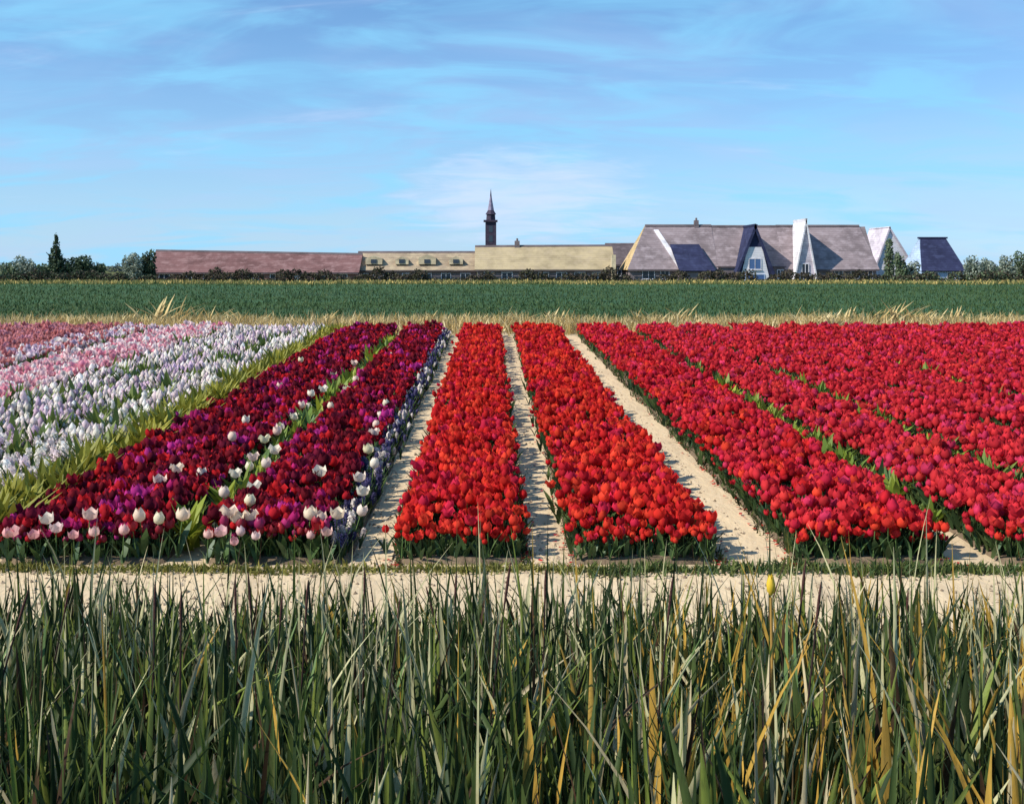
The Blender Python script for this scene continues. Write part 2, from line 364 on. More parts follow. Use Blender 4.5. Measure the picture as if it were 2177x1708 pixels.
for bi, (s0, s1, pal, tpl, dens, name, label, kind) in enumerate(BEDS):
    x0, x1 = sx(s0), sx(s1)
    # raised soil ridge
    nyy = 30; yy = np.linspace(Y0 - .12, Y1 + .2, nyy); V = []
    yy[1] = Y0 - .02
    for j_, y in enumerate(yy):
        zz = float(g(y)) - (.09 if j_ == 0 else 0); wob = .03 * float(wave(x0, y, 3, bi))
        for xx, zz2 in ((x0 - .06 + wob, -.03), (x0 + .02 + wob, .055), ((x0 + x1) / 2, .075), (x1 - .02 + wob, .055), (x1 + .06 + wob, -.03)): V.append((xx, y, zz + zz2))
    F = [(j * 5 + i, j * 5 + i + 1, (j + 1) * 5 + i + 1, (j + 1) * 5 + i) for j in range(nyy - 1) for i in range(4)]
    F += [(0, 1, 2, 2)] if False else []
    o = link('bed_soil', quadmesh('bed_soil', np.array(V), np.array(F)), M['soil'])
    tag(o, 'dark soil ridge under the ' + label.replace('mass of ', ''), 'soil', kind='structure')
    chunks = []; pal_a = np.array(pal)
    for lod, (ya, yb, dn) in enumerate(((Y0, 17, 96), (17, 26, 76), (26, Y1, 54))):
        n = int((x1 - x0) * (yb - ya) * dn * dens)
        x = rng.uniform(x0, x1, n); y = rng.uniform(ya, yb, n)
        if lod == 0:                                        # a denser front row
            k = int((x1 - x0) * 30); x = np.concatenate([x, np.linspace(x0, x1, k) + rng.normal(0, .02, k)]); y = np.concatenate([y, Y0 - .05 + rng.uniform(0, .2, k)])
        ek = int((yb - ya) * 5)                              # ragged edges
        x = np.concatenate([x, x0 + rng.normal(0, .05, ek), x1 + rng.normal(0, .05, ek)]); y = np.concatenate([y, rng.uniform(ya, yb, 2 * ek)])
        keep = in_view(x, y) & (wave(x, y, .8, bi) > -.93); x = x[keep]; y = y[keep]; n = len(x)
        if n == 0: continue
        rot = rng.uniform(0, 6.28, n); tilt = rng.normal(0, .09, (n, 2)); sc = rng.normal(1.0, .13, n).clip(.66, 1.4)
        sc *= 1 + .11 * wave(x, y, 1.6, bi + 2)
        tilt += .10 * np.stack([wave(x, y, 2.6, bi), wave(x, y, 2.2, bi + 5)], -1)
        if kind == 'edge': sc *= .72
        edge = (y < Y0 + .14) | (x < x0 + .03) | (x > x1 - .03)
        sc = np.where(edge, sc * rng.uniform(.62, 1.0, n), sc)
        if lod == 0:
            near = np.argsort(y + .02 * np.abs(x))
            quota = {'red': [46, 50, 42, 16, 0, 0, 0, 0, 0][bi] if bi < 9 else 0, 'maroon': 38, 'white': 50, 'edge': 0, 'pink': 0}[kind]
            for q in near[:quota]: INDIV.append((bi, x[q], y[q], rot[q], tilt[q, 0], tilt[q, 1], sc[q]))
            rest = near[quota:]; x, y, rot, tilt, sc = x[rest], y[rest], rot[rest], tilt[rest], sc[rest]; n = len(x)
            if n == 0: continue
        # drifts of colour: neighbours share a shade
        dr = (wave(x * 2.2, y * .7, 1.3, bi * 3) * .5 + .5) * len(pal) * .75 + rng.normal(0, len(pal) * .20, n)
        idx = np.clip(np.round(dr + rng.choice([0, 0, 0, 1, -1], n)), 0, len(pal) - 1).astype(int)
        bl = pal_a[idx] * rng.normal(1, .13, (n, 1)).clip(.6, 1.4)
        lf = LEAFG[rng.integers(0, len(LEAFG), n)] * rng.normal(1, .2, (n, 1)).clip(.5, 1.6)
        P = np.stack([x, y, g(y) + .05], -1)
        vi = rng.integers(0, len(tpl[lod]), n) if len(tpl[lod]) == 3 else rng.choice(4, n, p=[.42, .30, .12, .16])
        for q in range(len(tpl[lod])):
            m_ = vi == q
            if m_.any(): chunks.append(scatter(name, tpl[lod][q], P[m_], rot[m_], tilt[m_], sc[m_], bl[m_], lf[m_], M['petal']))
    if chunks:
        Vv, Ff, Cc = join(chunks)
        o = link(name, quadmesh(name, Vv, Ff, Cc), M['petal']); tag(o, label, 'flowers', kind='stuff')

# paths between the beds
for (s0, s1, lb) in ((-.46, -.325, 'sand path with dark shadow along the maroon tulips'), (.125, .262, 'narrow sand path between the two scarlet tulip beds'), (.775, .955, 'wide pale sand path right of the second scarlet bed'),
                     (1.53, 1.60, 'thin sandy strip beside the first row of green plants'), (2.11, 2.17, 'thin sandy strip beside the second row of green plants')):
    a, b = (sx(s0) + .02, sx(s1) - .02)
    if a > 0: b = CAM_H * s1 - .02
    o = sheet('sandy_path', min(a, b), max(a, b), 11.5, 41.2, .026, M['path'], wob=.03, nyy=60, nxx=6, zb=.008); tag(o, lb, 'path', kind='structure')

# ------------------------------------------------------------------ single plants at the front of the beds
def tpl_mesh(name, v, f): return quadmesh(name, np.array(v), np.array(f))
MP = {'red': material('scarlet petals', rough=.8, spec=.08, rand=SCARLET, trans=.36, noise=[((.75, .10, .04), 25, (1, 1, .3), .35, .5, .7)]),
      'maroon': material('maroon petals', rough=.45, spec=.35, rand=MAROON, trans=.2),
      'white': material('white florets', rough=.6, spec=.2, rand=WHITE, trans=.3),
      'pink': material('pink petals', rough=.55, spec=.25, rand=[(.78, .40, .42), (.80, .55, .50), (.70, .28, .34), (.80, .62, .60)], trans=.3),
      'cream': material('cream petals', (.80, .68, .52), .55, .25, rand=[(.82, .70, .52), (.80, .58, .50), (.84, .76, .64), (.76, .70, .46)], trans=.3)}
def tulip_set(pet, key, k):
    s = {}; op, zg_, hh, rr = VAR[k]
    for nm, q, mt in (('bloom', cup(8, BH * hh, BR * rr, HT - BH * hh, op, zig=zg_), MP[pet]), ('stem', stemq(HT - BH + .02, .006, 3), M['stem']),
                      ('leaf', leafq(.4, .32, .034, .5), M['tleaf']), ('leaf', leafq(2.9, .29, .033, .6), M['tleaf'])):
        me = tpl_mesh(key + '_' + nm, *q); me.materials.append(mt); s.setdefault(nm, []).append(me)
    return s
def hyacinth_set():
    V, F, I = HTPL[0][0]; s = {}
    fl = [i for i in range(len(F)) if I[F[i][0]] == 0]
    used = sorted({v for i in fl for v in F[i]}); mp = {v: k for k, v in enumerate(used)}
    me = tpl_mesh('flower_spike', V[used], [[mp[v] for v in F[i]] for i in fl]); me.materials.append(MP['white']); s['flower_spike'] = [me]
    me = tpl_mesh('stem', *stemq(HT - .15, .009)); me.materials.append(M['stem']); s['stem'] = [me]
    s['leaf'] = []
    for a in (.3, 2.4, 4.3):
        me = tpl_mesh('leaf', *leafq(a, .40, .022, .42)); me.materials.append(M['tleaf']); s['leaf'].append(me)
    return s
SETS = {c_: [tulip_set(c_, c_, k) for k in ((1, 2, 2, 0) if c_ in ('cream', 'pink') else (0, 0, 1, 2, 3))] for c_ in ('red', 'maroon', 'cream', 'pink')}; SETS['white'] = [hyacinth_set()]
def plant(name, parts, loc, rz, tx, ty, sc, label, cat, group):
    r = empty(name, loc); r.rotation_euler = (-ty, tx, rz); r.scale = (sc, sc, sc); tag(r, label, cat, group)
    for nm, mes in random.choice(parts).items():
        for me in mes: link(nm, me, parent=r)
    return r
FRONT = {0: 'scarlet tulip from the left at the road end left of the middle path', 1: 'scarlet tulip from the left at the road end between the sand paths',
         2: 'crimson tulip from the left at the road end right of the wide path', 3: 'crimson tulip from the left at the near right picture edge',
         9: 'maroon or magenta tulip from the left beside the shadowed left path', 10: 'maroon or magenta tulip from the left at the near left corner',
         11: 'white hyacinth from the left in the front of the nearest white row', 12: 'pale hyacinth from the left in the front of the second pale row', 13: 'lilac hyacinth from the left in the front of the third pale row'}
CNT = {}
for (bi, x, y, rot, tx, ty, sc) in sorted(INDIV, key=lambda q: q[1]):
    kind = BEDS[bi][7]; CNT[bi] = CNT.get(bi, 0) + 1
    plant('hyacinth' if kind == 'white' else 'tulip', SETS[kind], (x, y, float(g(y)) + .05), rot, tx, ty, sc, f'{nth(CNT[bi])} ' + FRONT[bi], 'hyacinth' if kind == 'white' else 'tulip', FRONT[bi].replace('tulip from the left', 'tulips').replace('hyacinth from the left', 'hyacinths'))

# cream tulips scattered through the maroon beds: (X, Y) where each stands, spotted on the flower plane
CREAM = [(470, 1060), (500, 1020), (535, 1000), (570, 950), (600, 915), (640, 870), (665, 850), (715, 800), (745, 780), (500, 1115), (530, 1080), (552, 1050), (520, 1130), (470, 1125), (640, 1135), (712, 1112), (655, 1140), (690, 1020), (600, 930), (575, 970), (545, 985), (560, 1000),
         (625, 895), (660, 870), (690, 840), (705, 875), (735, 835), (760, 815), (485, 945), (380, 1015), (340, 1040), (425, 1020), (325, 1120), (180, 1120), (290, 1130), (360, 1130), (100, 1125),
         (590, 825), (640, 775), (700, 765), (520, 905), (830, 760), (790, 910), (800, 935), (790, 970), (785, 1000), (775, 1030), (770, 1060), (745, 1095), (810, 890), (830, 870)]
for i, (X, Y) in enumerate(sorted(CREAM, key=lambda q: -q[1])):
    d = (CAM_H - HT) * FPX / (Y - 522); x = wx(X, d)
    if d < Y0: d = Y0 + .05
    plant('tulip', SETS['cream'], (x, d, float(g(d)) + .05), random.uniform(0, 6), random.gauss(0, .1), random.gauss(0, .1), random.uniform(1.15, 1.35),
          f'cream tulip among the maroon ones, {nth(i + 1)} nearest to the road', 'tulip', 'cream tulips in the maroon beds')

PINK = [(440, 1150), (462, 1160), (480, 1145), (505, 1158), (528, 1150), (545, 1140), (500, 1095), (525, 1100), (20, 1160), (50, 1150), (85, 1165), (120, 1155), (160, 1160), (205, 1150), (260, 1155), (300, 1090), (450, 1000), (600, 880), (470, 870), (620, 845), (660, 1155), (700, 1150)]
for i, (X, Y) in enumerate(sorted(PINK, key=lambda q: q[0])):
    d = max(Y0 - .12, (CAM_H - HT * .8) * FPX / (Y - 522))
    plant('tulip', SETS['pink'], (wx(X, d), d, float(g(d)) + .03), random.uniform(0, 6), random.gauss(0, .15), random.gauss(-.1, .15), random.uniform(.8, 1.05),
          f'pink tulip among the maroon ones, {nth(i + 1)} from the left', 'tulip', 'pink tulips in the maroon beds')

# ------------------------------------------------------------------ leafy plants in the strips
LG = {'bright': [(.20, .27, .03), (.13, .21, .035), (.30, .33, .03), (.09, .16, .05)], 'olive': [(.25, .25, .03), (.32, .29, .035), (.18, .19, .03), (.38, .34, .045)],
      'dull': [(.11, .16, .035), (.15, .20, .04), (.09, .14, .04), (.20, .23, .04)]}
ML = {k: material(k + ' leaves', rough=.55, spec=.3, rand=v_, trans=.25) for k, v_ in LG.items()}
def clump(key, k, n, ln, wd):
    r_ = random.Random(k); V = []; F = []
    for i in range(n):
        a = i * 2.4 + r_.uniform(-.4, .4); v_, f_ = leafq(a, ln * r_.uniform(.65, 1.15), wd * r_.uniform(.7, 1.2), r_.uniform(.15, .95), 3)
        ox, oy = r_.gauss(0, .035), r_.gauss(0, .035); b = len(V)
        V += [(p[0] + ox, p[1] + oy, p[2]) for p in v_]; F += [tuple(q + b for q in f) for f in f_]
    me = tpl_mesh('leafy_plant', V, F); me.materials.append(ML[key]); return me
CL = {k: [clump(k, 10 + j, 26 if k == 'olive' else 16, .36 if k == 'olive' else .40, .028 if k == 'olive' else .042) for j in range(5)] for k in LG}
LEAFY = []
def leafy(key, x, y, sc, label, group): LEAFY.append((key, x, y, sc, label, group))
def leafy_make(key, x, y, sc, label, group):
    o = link('leafy_plant', random.choice(CL[key]), loc=(x, y, float(g(y)) + .02)); o.rotation_euler = (random.gauss(0, .08), random.gauss(0, .08), random.uniform(0, 6.28)); o.scale = (sc, sc, sc * random.uniform(.85, 1.2))
    tag(o, label, 'plant', group); return o
def row(key, s0, s1, ya, yb, step, sc, text, group, skip=0.0):
    y = ya; n = 0
    while y < yb:
        if random.random() >= skip:
            x = sx(random.uniform(s0, s1))
            if in_view(np.array([x]), np.array([y]), 1.03)[0]:
                n += 1; leafy(key, x, y, sc * random.uniform(.8, 1.2), text.format(nth(n)), group)
        y += step * random.uniform(.7, 1.35)
for k_ in (0, 1):
    row('olive', (-1.74, -1.83)[k_], (-1.68, -1.77)[k_], 12.0, 40.5, .40, 1.55, ('olive leafy plant, {} from the road in the strip left of the maroon tulips', 'olive leafy plant, {} from the road in the strip right of the hyacinths')[k_], 'plants of the olive green strip')
row('bright', 1.60, 1.66, 13.2, 28, .36, .98, 'bright green leafy plant, {} from the road in the strip right of the third bed', 'plants of the first green strip on the right', .10)
row('bright', 2.15, 2.21, 13.4, 28, .38, 1.0, 'bright green leafy plant, {} from the near end in the second strip right', 'plants of the second green strip on the right', .12)
row('bright', 3.22, 3.32, 19.5, 29, .6, 1.2, 'green leafy plant, {} from the near end in the farthest strip right', 'plants of the farthest green strip on the right', .1)
row('bright', -1.05, -.98, 12.2, 36, .45, 1.2, 'green leafy plant, {} from the road in the gap between the maroon beds', 'plants between the maroon beds', .1)
row('dull', -2.20, -2.14, 14.5, 39, .62, 1.3, 'dull green leafy plant, {} along the gap above the first white row', 'plants above the first white row', .1)
row('dull', -2.59, -2.53, 17.5, 39, .75, 1.3, 'dull green leafy plant, {} along the gap above the second white row', 'plants above the second white row', .15)
row('dull', -2.98, -2.94, 20.0, 39, 1.0, 1.3, 'dull green leafy plant, {} along the gap below the pink row', 'plants below the pink and white row', .15)
row('dull', -3.80, -3.67, 25.0, 40, .6, 1.2, 'dark green leafy plant, {} along the gap above the pink row', 'plants above the pink and white row', .1)
WG = [(20, 860), (60, 850), (95, 845), (130, 835), (165, 830), (230, 800), (270, 790), (320, 770), (380, 765), (210, 900), (240, 905), (280, 890), (330, 880), (150, 950), (215, 935), (55, 1000), (15, 950), (440, 740), (455, 770), (525, 735), (545, 750), (365, 900), (420, 860), (380, 820), (480, 800), (110, 905), (180, 865), (300, 835), (90, 930), (60, 960), (120, 985), (250, 860), (340, 840), (400, 790), (470, 760), (30, 905), (500, 770), (560, 735)]
for i, (X, Y) in enumerate(sorted(WG)):
    d = (CAM_H - HT) * FPX / (Y - 522)
    leafy('dull', wx(X, d), d, 1.5, f'green leaf tuft among the pale hyacinths, {nth(i + 1)} from the left', 'leaf tufts among the hyacinths')

LEAFY.sort(key=lambda q: -q[3] / q[2] - (1 if 'tuft' in q[4] else 0))
for q in LEAFY[:285]: leafy_make(*q)
V_, F_, C_, k_ = [], [], [], 0                              # the farther ones, a few pixels each
for (key, x, y, sc, lb_, gr_) in LEAFY[285:]:
    me = random.choice(CL[key]); v_ = np.empty(len(me.vertices) * 3, np.float32); me.vertices.foreach_get('co', v_); v_ = v_.reshape(-1, 3) * sc
    a = random.uniform(0, 6.28); v_ = np.stack([v_[:, 0] * math.cos(a) - v_[:, 1] * math.sin(a) + x, v_[:, 0] * math.sin(a) + v_[:, 1] * math.cos(a) + y, v_[:, 2] + float(g(y)) + .02], -1)
    f_ = np.empty(len(me.loops), np.int32); me.loops.foreach_get('vertex_index', f_); V_.append(v_); F_.append(f_.reshape(-1, 4) + k_); k_ += len(v_); C_.append(np.tile(np.array(random.choice(LG[key])), (len(v_), 1)))
o = link('leafy_plants', quadmesh('leafy_plants', np.concatenate(V_), np.concatenate(F_), np.concatenate(C_)), M['leafa']); tag(o, 'green leafy plants in the far parts of the strips between the flower rows', 'plants', kind='stuff')

# ------------------------------------------------------------------ grasses (uncountable)
def blades(n, xf, yf, hmin, hmax, wd, lean, pal, weights, segs=4, zoff=0.0, fold=False):
    x, y = xf, yf; h = rng.uniform(hmin, hmax, n) * (1 + .20 * wave(x, y, 2.4, 9) + .10 * wave(x, y, 6.0, 2)); a = rng.uniform(0, 6.28, n); ln = np.abs(rng.normal(0, lean, n)); ba = rng.uniform(0, 6.28, n)
    t = np.linspace(0, 1, segs + 1)
    cx = x[:, None] + np.cos(ba)[:, None] * (ln * h)[:, None] * t ** 2; cy = y[:, None] + np.sin(ba)[:, None] * (ln * h)[:, None] * t ** 2
    cz = (g(y) + zoff)[:, None] + h[:, None] * (t - .3 * ln[:, None] * t ** 2)
    wv = np.abs(rng.normal(wd, wd * .3, n))[:, None] * (1 - t ** 2.6 * .95) * (.6 + .4 * np.minimum(1, t * 4))
    dx, dy = np.cos(a)[:, None] * wv, np.sin(a)[:, None] * wv
    if fold:                                                # a keeled blade: midrib set back
        mxx, myy = -np.sin(a)[:, None] * wv * .55, np.cos(a)[:, None] * wv * .55
        V = np.stack([np.stack([cx - dx, cy - dy, cz], -1), np.stack([cx + mxx, cy + myy, cz], -1), np.stack([cx + dx, cy + dy, cz], -1)], 2).reshape(n, -1, 3)
        f = np.array([(3 * i + k, 3 * i + 1 + k, 3 * i + 4 + k, 3 * i + 3 + k) for i in range(segs) for k in (0, 1)])
    else:
        V = np.stack([np.stack([cx - dx, cy - dy, cz], -1), np.stack([cx + dx, cy + dy, cz], -1)], 2).reshape(n, -1, 3)
        f = np.array([(2 * i, 2 * i + 1, 2 * i + 3, 2 * i + 2) for i in range(segs)])
    m = V.shape[1]
    F = (f[None] + (np.arange(n) * m)[:, None, None]).reshape(-1, 4)
    pal = np.array(pal)
    if weights.ndim == 1: idx = rng.choice(len(pal), n, p=weights / weights.sum())
    else:
        cw = np.cumsum(weights / weights.sum(1, keepdims=True), 1); idx = (rng.uniform(size=(n, 1)) > cw).sum(1).clip(0, len(pal) - 1)
    c = pal[idx] * rng.normal(1, .18, (n, 1)).clip(.5, 1.6)
    C = np.repeat(c[:, None], m, 1)
    return V.reshape(-1, 3), F, C.reshape(-1, 3)
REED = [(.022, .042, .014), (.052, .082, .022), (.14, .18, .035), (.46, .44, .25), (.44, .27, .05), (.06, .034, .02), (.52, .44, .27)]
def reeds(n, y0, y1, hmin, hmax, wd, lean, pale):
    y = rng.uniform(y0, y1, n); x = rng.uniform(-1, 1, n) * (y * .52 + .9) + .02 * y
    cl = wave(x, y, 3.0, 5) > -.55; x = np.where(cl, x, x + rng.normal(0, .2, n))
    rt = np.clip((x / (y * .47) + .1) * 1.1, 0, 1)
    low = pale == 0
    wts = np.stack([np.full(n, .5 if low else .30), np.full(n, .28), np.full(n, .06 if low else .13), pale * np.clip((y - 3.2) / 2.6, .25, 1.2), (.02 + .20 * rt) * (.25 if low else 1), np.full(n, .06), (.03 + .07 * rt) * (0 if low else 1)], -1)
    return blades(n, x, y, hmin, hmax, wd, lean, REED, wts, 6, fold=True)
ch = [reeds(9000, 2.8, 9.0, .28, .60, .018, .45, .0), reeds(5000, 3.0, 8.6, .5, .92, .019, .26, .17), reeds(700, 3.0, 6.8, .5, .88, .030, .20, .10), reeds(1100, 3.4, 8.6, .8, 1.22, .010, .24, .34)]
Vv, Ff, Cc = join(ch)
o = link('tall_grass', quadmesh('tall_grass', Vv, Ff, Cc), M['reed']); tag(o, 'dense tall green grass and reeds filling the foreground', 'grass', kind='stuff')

def verge(name, n, xr, yf, hmin, hmax, wd, pal, label, lean=.5, mat='reed'):
    x = rng.uniform(*xr, n); y = yf(x, n); wts = np.ones(len(pal))
    v_, f_, c_ = blades(n, x, y, hmin, hmax, wd, lean, pal, wts, 3)
    o = link(name, quadmesh(name, v_, f_, c_), M[mat]); tag(o, label, 'grass', kind='stuff')
verge('grass_verge', 5200, (-8, 1.2), lambda x, n: 11.42 + .06 * wave(x, x * 0, 2) + rng.normal(0, .07, n), .04, .11, .012, [(.20, .20, .045), (.26, .24, .06), (.15, .16, .04)], 'olive grass edging the sand road before the maroon tulips', .8)
verge('grass_verge', 4200, (1.0, 9.0), lambda x, n: 11.40 + .08 * wave(x, x * 0, 2.6) + rng.normal(0, .09, n) * (1 + .5 * wave(x, x * 0, 5)), .05, .15, .013, [(.05, .09, .03), (.08, .12, .035), (.12, .15, .04)], 'dark green grass edging the sand road before the red tulips', .7)
STRAW = [(.56, .42, .19), (.64, .50, .25), (.46, .32, .12), (.70, .58, .34)]
verge('dry_grass', 24000, (-27, 29), lambda x, n: 43.6 + .8 * wave(x, x * 0, .6) + rng.normal(0, 1.1, n), .34, .76, .022, STRAW + [(.30, .24, .09)], 'straw coloured dry grass along the far edge of the flower field', .6)
verge('dry_grass', 15000, (-62, 62), lambda x, n: 98.5 + 1.6 * wave(x, x * 0, .25) + rng.normal(0, 1.3, n), .15, .42, .05, [(.56, .42, .15), (.28, .26, .09), (.16, .18, .06)], 'ochre dry grass along the dike top behind the green field', .6)
cropn = 70000
yc = 48 + 49 * rng.uniform(size=cropn) ** 1.3
v_, f_, c_ = blades(cropn, rng.uniform(-1, 1, cropn) * (yc * .56), yc, .08, .26, .024, .6, [(.048, .092, .028), (.060, .108, .034), (.036, .074, .026), (.075, .115, .034)], np.array([3, 3, 3, 1.0]), 2)
o = link('crop', quadmesh('crop', v_, f_, c_), M['reed']); tag(o, 'short dark green crop covering the field behind the flowers', 'crop', kind='stuff')

def clods(n, xf, yf, label, pal, size):
    x, y = xf, yf; oc = np.array([(1, 0, 0), (0, 1, 0), (-1, 0, 0), (0, -1, 0), (.1, .1, .8), (-.1, .1, .75)]); sz = np.abs(rng.normal(size, size * .5, n)) + .004
    V = (oc[None] * rng.uniform(.6, 1.3, (n, 6, 1)) * sz[:, None, None]); a = rng.uniform(0, 6.28, n); c, s_ = np.cos(a)[:, None], np.sin(a)[:, None]
    V = np.stack([V[..., 0] * c - V[..., 1] * s_ + x[:, None], V[..., 0] * s_ + V[..., 1] * c + y[:, None], V[..., 2] + (g(y) + .024)[:, None]], -1)
    f = np.array([(0, 1, 5, 4), (1, 2, 5, 5), (2, 3, 4, 5), (3, 0, 4, 4)]); f[1] = (1, 2, 4, 5)
    F = (f[None] + (np.arange(n) * 6)[:, None, None]).reshape(-1, 4); C = np.repeat((np.array(pal)[rng.integers(0, len(pal), n)])[:, None], 6, 1)
    o = link('soil_crumbs', quadmesh('soil_crumbs', V.reshape(-1, 3), F, C.reshape(-1, 3)), M['crumb']); tag(o, label, 'soil', kind='stuff')
M['crumb'] = material('soil crumbs', rough=.95, spec=.1, attr=True)
SOILP = [(.34, .26, .18), (.46, .36, .25), (.22, .16, .11), (.54, .43, .31)]
for s0, s1, lb in ((-.46, -.32, 'soil crumbs on the shadowed left path'), (.11, .27, 'soil crumbs on the narrow middle path'), (.76, .93, 'soil crumbs on the wide sand path')):
    n_ = 800; yy = 11.6 + 26 * rng.uniform(size=n_) ** 1.5; tt = rng.beta(.55, .55, n_); clods(n_, sx(s0) + (sx(s1) - sx(s0)) * tt, yy, lb, SOILP, .016)
clods(2600, rng.uniform(-6.5, 7, 2600), 9.6 + 1.85 * rng.beta(.6, .6, 2600), 'soil crumbs on the sand road', SOILP, .014)
for s0, s1, lb in ((-.315, -.30, 'low weeds along the left side of the first scarlet bed'), (.10, .125, 'low weeds along the right side of the first scarlet bed'), (.748, .775, 'dark weeds along the right side of the second scarlet bed'), (1.045, 1.005, 'dark weeds along the left side of the third red bed')):
    n_ = 1500; yy = 11.6 + 27 * rng.uniform(size=n_) ** 1.2; xx = sx(s0) + (sx(s1) - sx(s0)) * rng.uniform(size=n_) * (1 + wave(yy * 0 + s0 * 9, yy, 2.5, 1))
    v_, f_, c_ = blades(n_, xx, yy, .04, .15, .012, .8, [(.05, .075, .025), (.08, .10, .03), (.06, .045, .025), (.035, .05, .02)], np.ones(4), 3)
    o = link('weeds', quadmesh('weeds', v_, f_, c_), M['reed']); tag(o, lb, 'weeds', kind='stuff')

n_ = 420; yy = 11.5 + 14 * rng.uniform(size=n_) ** 1.6; ed = np.array([sx(-.305) - .06, sx(.095) + .08, sx(.285) - .06, sx(.742) + .10, sx(1.03) - .10, sx(1.52) + .06])
PET = [(.55, .03, .03), (.45, .02, .03), (.62, .06, .04)]
xx = ed[rng.integers(0, 6, n_)] + rng.normal(0, .07, n_); V_ = []; a = rng.uniform(0, 6.28, n_); sz = rng.uniform(.016, .034, n_); lf_ = rng.uniform(.004, .02, (n_, 4))
for k_, (u1, v1) in enumerate(((-1, -.5), (1, -.6), (1.1, .6), (-.9, .5))):
    V_.append(np.stack([xx + sz * (u1 * np.cos(a) - v1 * np.sin(a)), yy + sz * (u1 * np.sin(a) + v1 * np.cos(a)), g(yy) + .04 + lf_[:, k_]], -1))
o = link('fallen_petals', quadmesh('fallen_petals', np.stack(V_, 1).reshape(-1, 3), np.arange(n_ * 4).reshape(-1, 4), np.repeat(np.array(PET)[rng.integers(0, 3, n_)], 4, 0)), M['petal']); tag(o, 'fallen red petals along the sand paths', 'petals', kind='stuff')

# straw tufts, one thing each
def tuft_mesh(k):
    r_ = random.Random(100 + k); V = []; F = []
    for i in range(16):
        a = r_.uniform(-.9, .9) + r_.choice([0, 0, 0, math.pi]); v_, f_ = leafq(a, r_.uniform(.45, 1.0), .034, r_.uniform(.2, .95), 4, 0)
        ox = r_.gauss(0, .16); oy = r_.gauss(0, .08); b = len(V)
        V += [(p[0] + ox, p[1] + oy, p[2]) for p in v_]; F += [tuple(q + b for q in f) for f in f_]
    me = tpl_mesh('grass_tuft', V, F); me.materials.append(MT); return me
MT = material('straw', rough=.7, spec=.2, rand=STRAW, trans=.25)
TUF = [tuft_mesh(k) for k in range(6)]
TX = [(20, .5), (110, .8), (160, .7), (265, .7), (340, 1.2), (375, .9), (430, .8), (455, .9), (515, .8), (548, .7), (625, .5), (680, .7), (765, .5), (800, .6), (880, .8), (905, .7), (985, .6), (1010, .7), (1050, .6), (1085, .8), (1120, .7), (1165, .8), (1190, .7), (1240, .7), (1290, .6), (1360, .8), (1390, .8), (1445, 1.0), (1480, .5), (1580, .6), (1640, .6), (1700, .9), (1720, .9), (1760, .9), (1800, .8), (1850, 1.0), (1890, 1.2), (1920, 1.0), (1945, .9), (1980, .8), (2030, .8), (2075, .8), (2110, .7), (2150, .7)]
for i, (X, s) in enumerate(TX):
    d = random.uniform(43.2, 45.2)
    o = link('grass_tuft', TUF[i % 6], loc=(wx(X, d), d, float(g(d)) - .02)); s *= random.uniform(.9, 1.1); o.scale = (s * 1.8, s * 1.5, s * 1.3); o.rotation_euler = (0, 0, random.uniform(-.4, .4))
    tag(o, f'straw coloured grass tuft, {nth(i + 1)} from the left along the far edge of the flowers', 'grass tuft', 'straw tufts along the far edge of the flower field')

# dark seed stalks and the yellow bud standing over the foreground grass
MSTK = material('dark stalk', (.035, .018, .016), .6, .3); MSEED = material('seed head', (.07, .03, .025), .8, .2, bump=(60, .01, U3))
def tube(pts, rad, n=5):
    V = []; F = []
    for p, r_ in zip(pts, rad):
        for c in range(n): V.append((p[0] + math.cos(c * 2 * math.pi / n) * r_, p[1] + math.sin(c * 2 * math.pi / n) * r_, p[2]))
    for k in range(len(pts) - 1):
        for c in range(n): d = (c + 1) % n; F.append((k * n + c, k * n + d, (k + 1) * n + d, (k + 1) * n + c))
    return V, F
STALKS = [(62, 1250), (150, 1242), (330, 1235), (385, 1255), (500, 1228), (527, 1215), (600, 1262), (655, 1232), (775, 1205), (850, 1270), (905, 1245), (970, 1215), (1085, 1195), (1160, 1205), (1430, 1225), (1712, 1190), (1745, 1235), (1930, 1250)]
for i, (X, Y) in enumerate(STALKS):
    d = random.uniform(4.6, 6.6); x = wx(X, d); zt = wz(Y, d); z0 = float(g(d)); h = zt - z0; lean = random.gauss(0, .10)
    r = empty('seed_stalk', (x - lean * h, d, z0))
    pts = [(lean * h * (t ** 1.4), 0, h * t) for t in (0, .3, .6, .85)]
    link('stem', tpl_mesh('stem', *tube(pts, (.007, .006, .005, .004))), MSTK, r)
    e = [(lean * h * (t ** 1.4), 0, h * t) for t in (.84, .88, .93, .97, 1.0)]
    link('seed_head', tpl_mesh('seed_head', *tube(e, (.004, .006, .007, .005, .002), 6)), MSEED, r)
    link('leaf', tpl_mesh('leaf', *leafq(random.uniform(-.5, 3.5), h * .6, .010, .35, 4, h * .25)), M['stem'], r)
    tag(r, f'dark brown seed stalk rising above the foreground grass, {nth(i + 1)} from the left', 'stalk', 'dark seed stalks over the foreground grass')
d = 5.0; X, Y = 1638, 1225; z0 = float(g(d)); h = wz(Y, d) - z0
r = empty('yellow_bud', (wx(X, d), d, z0)); tag(r, 'yellow flower bud on an ochre stem above the foreground grass', 'flower')
MY = material('yellow petals', (.75, .52, .05), .5, .3, trans=.2); MO = material('ochre stem', (.34, .20, .05), .6, .3)
link('stem', tpl_mesh('stem', *tube([(0, 0, 0), (.01, 0, h * .5), (0, 0, h * .92)], (.009, .008, .007))), MO, r)
link('bloom', tpl_mesh('bloom', *cup(8, .085, .022, h - .085, .5)), MY, r)
link('leaf', tpl_mesh('leaf', *leafq(.3, h * .8, .014, .25, 4, h * .1)), MO, r)

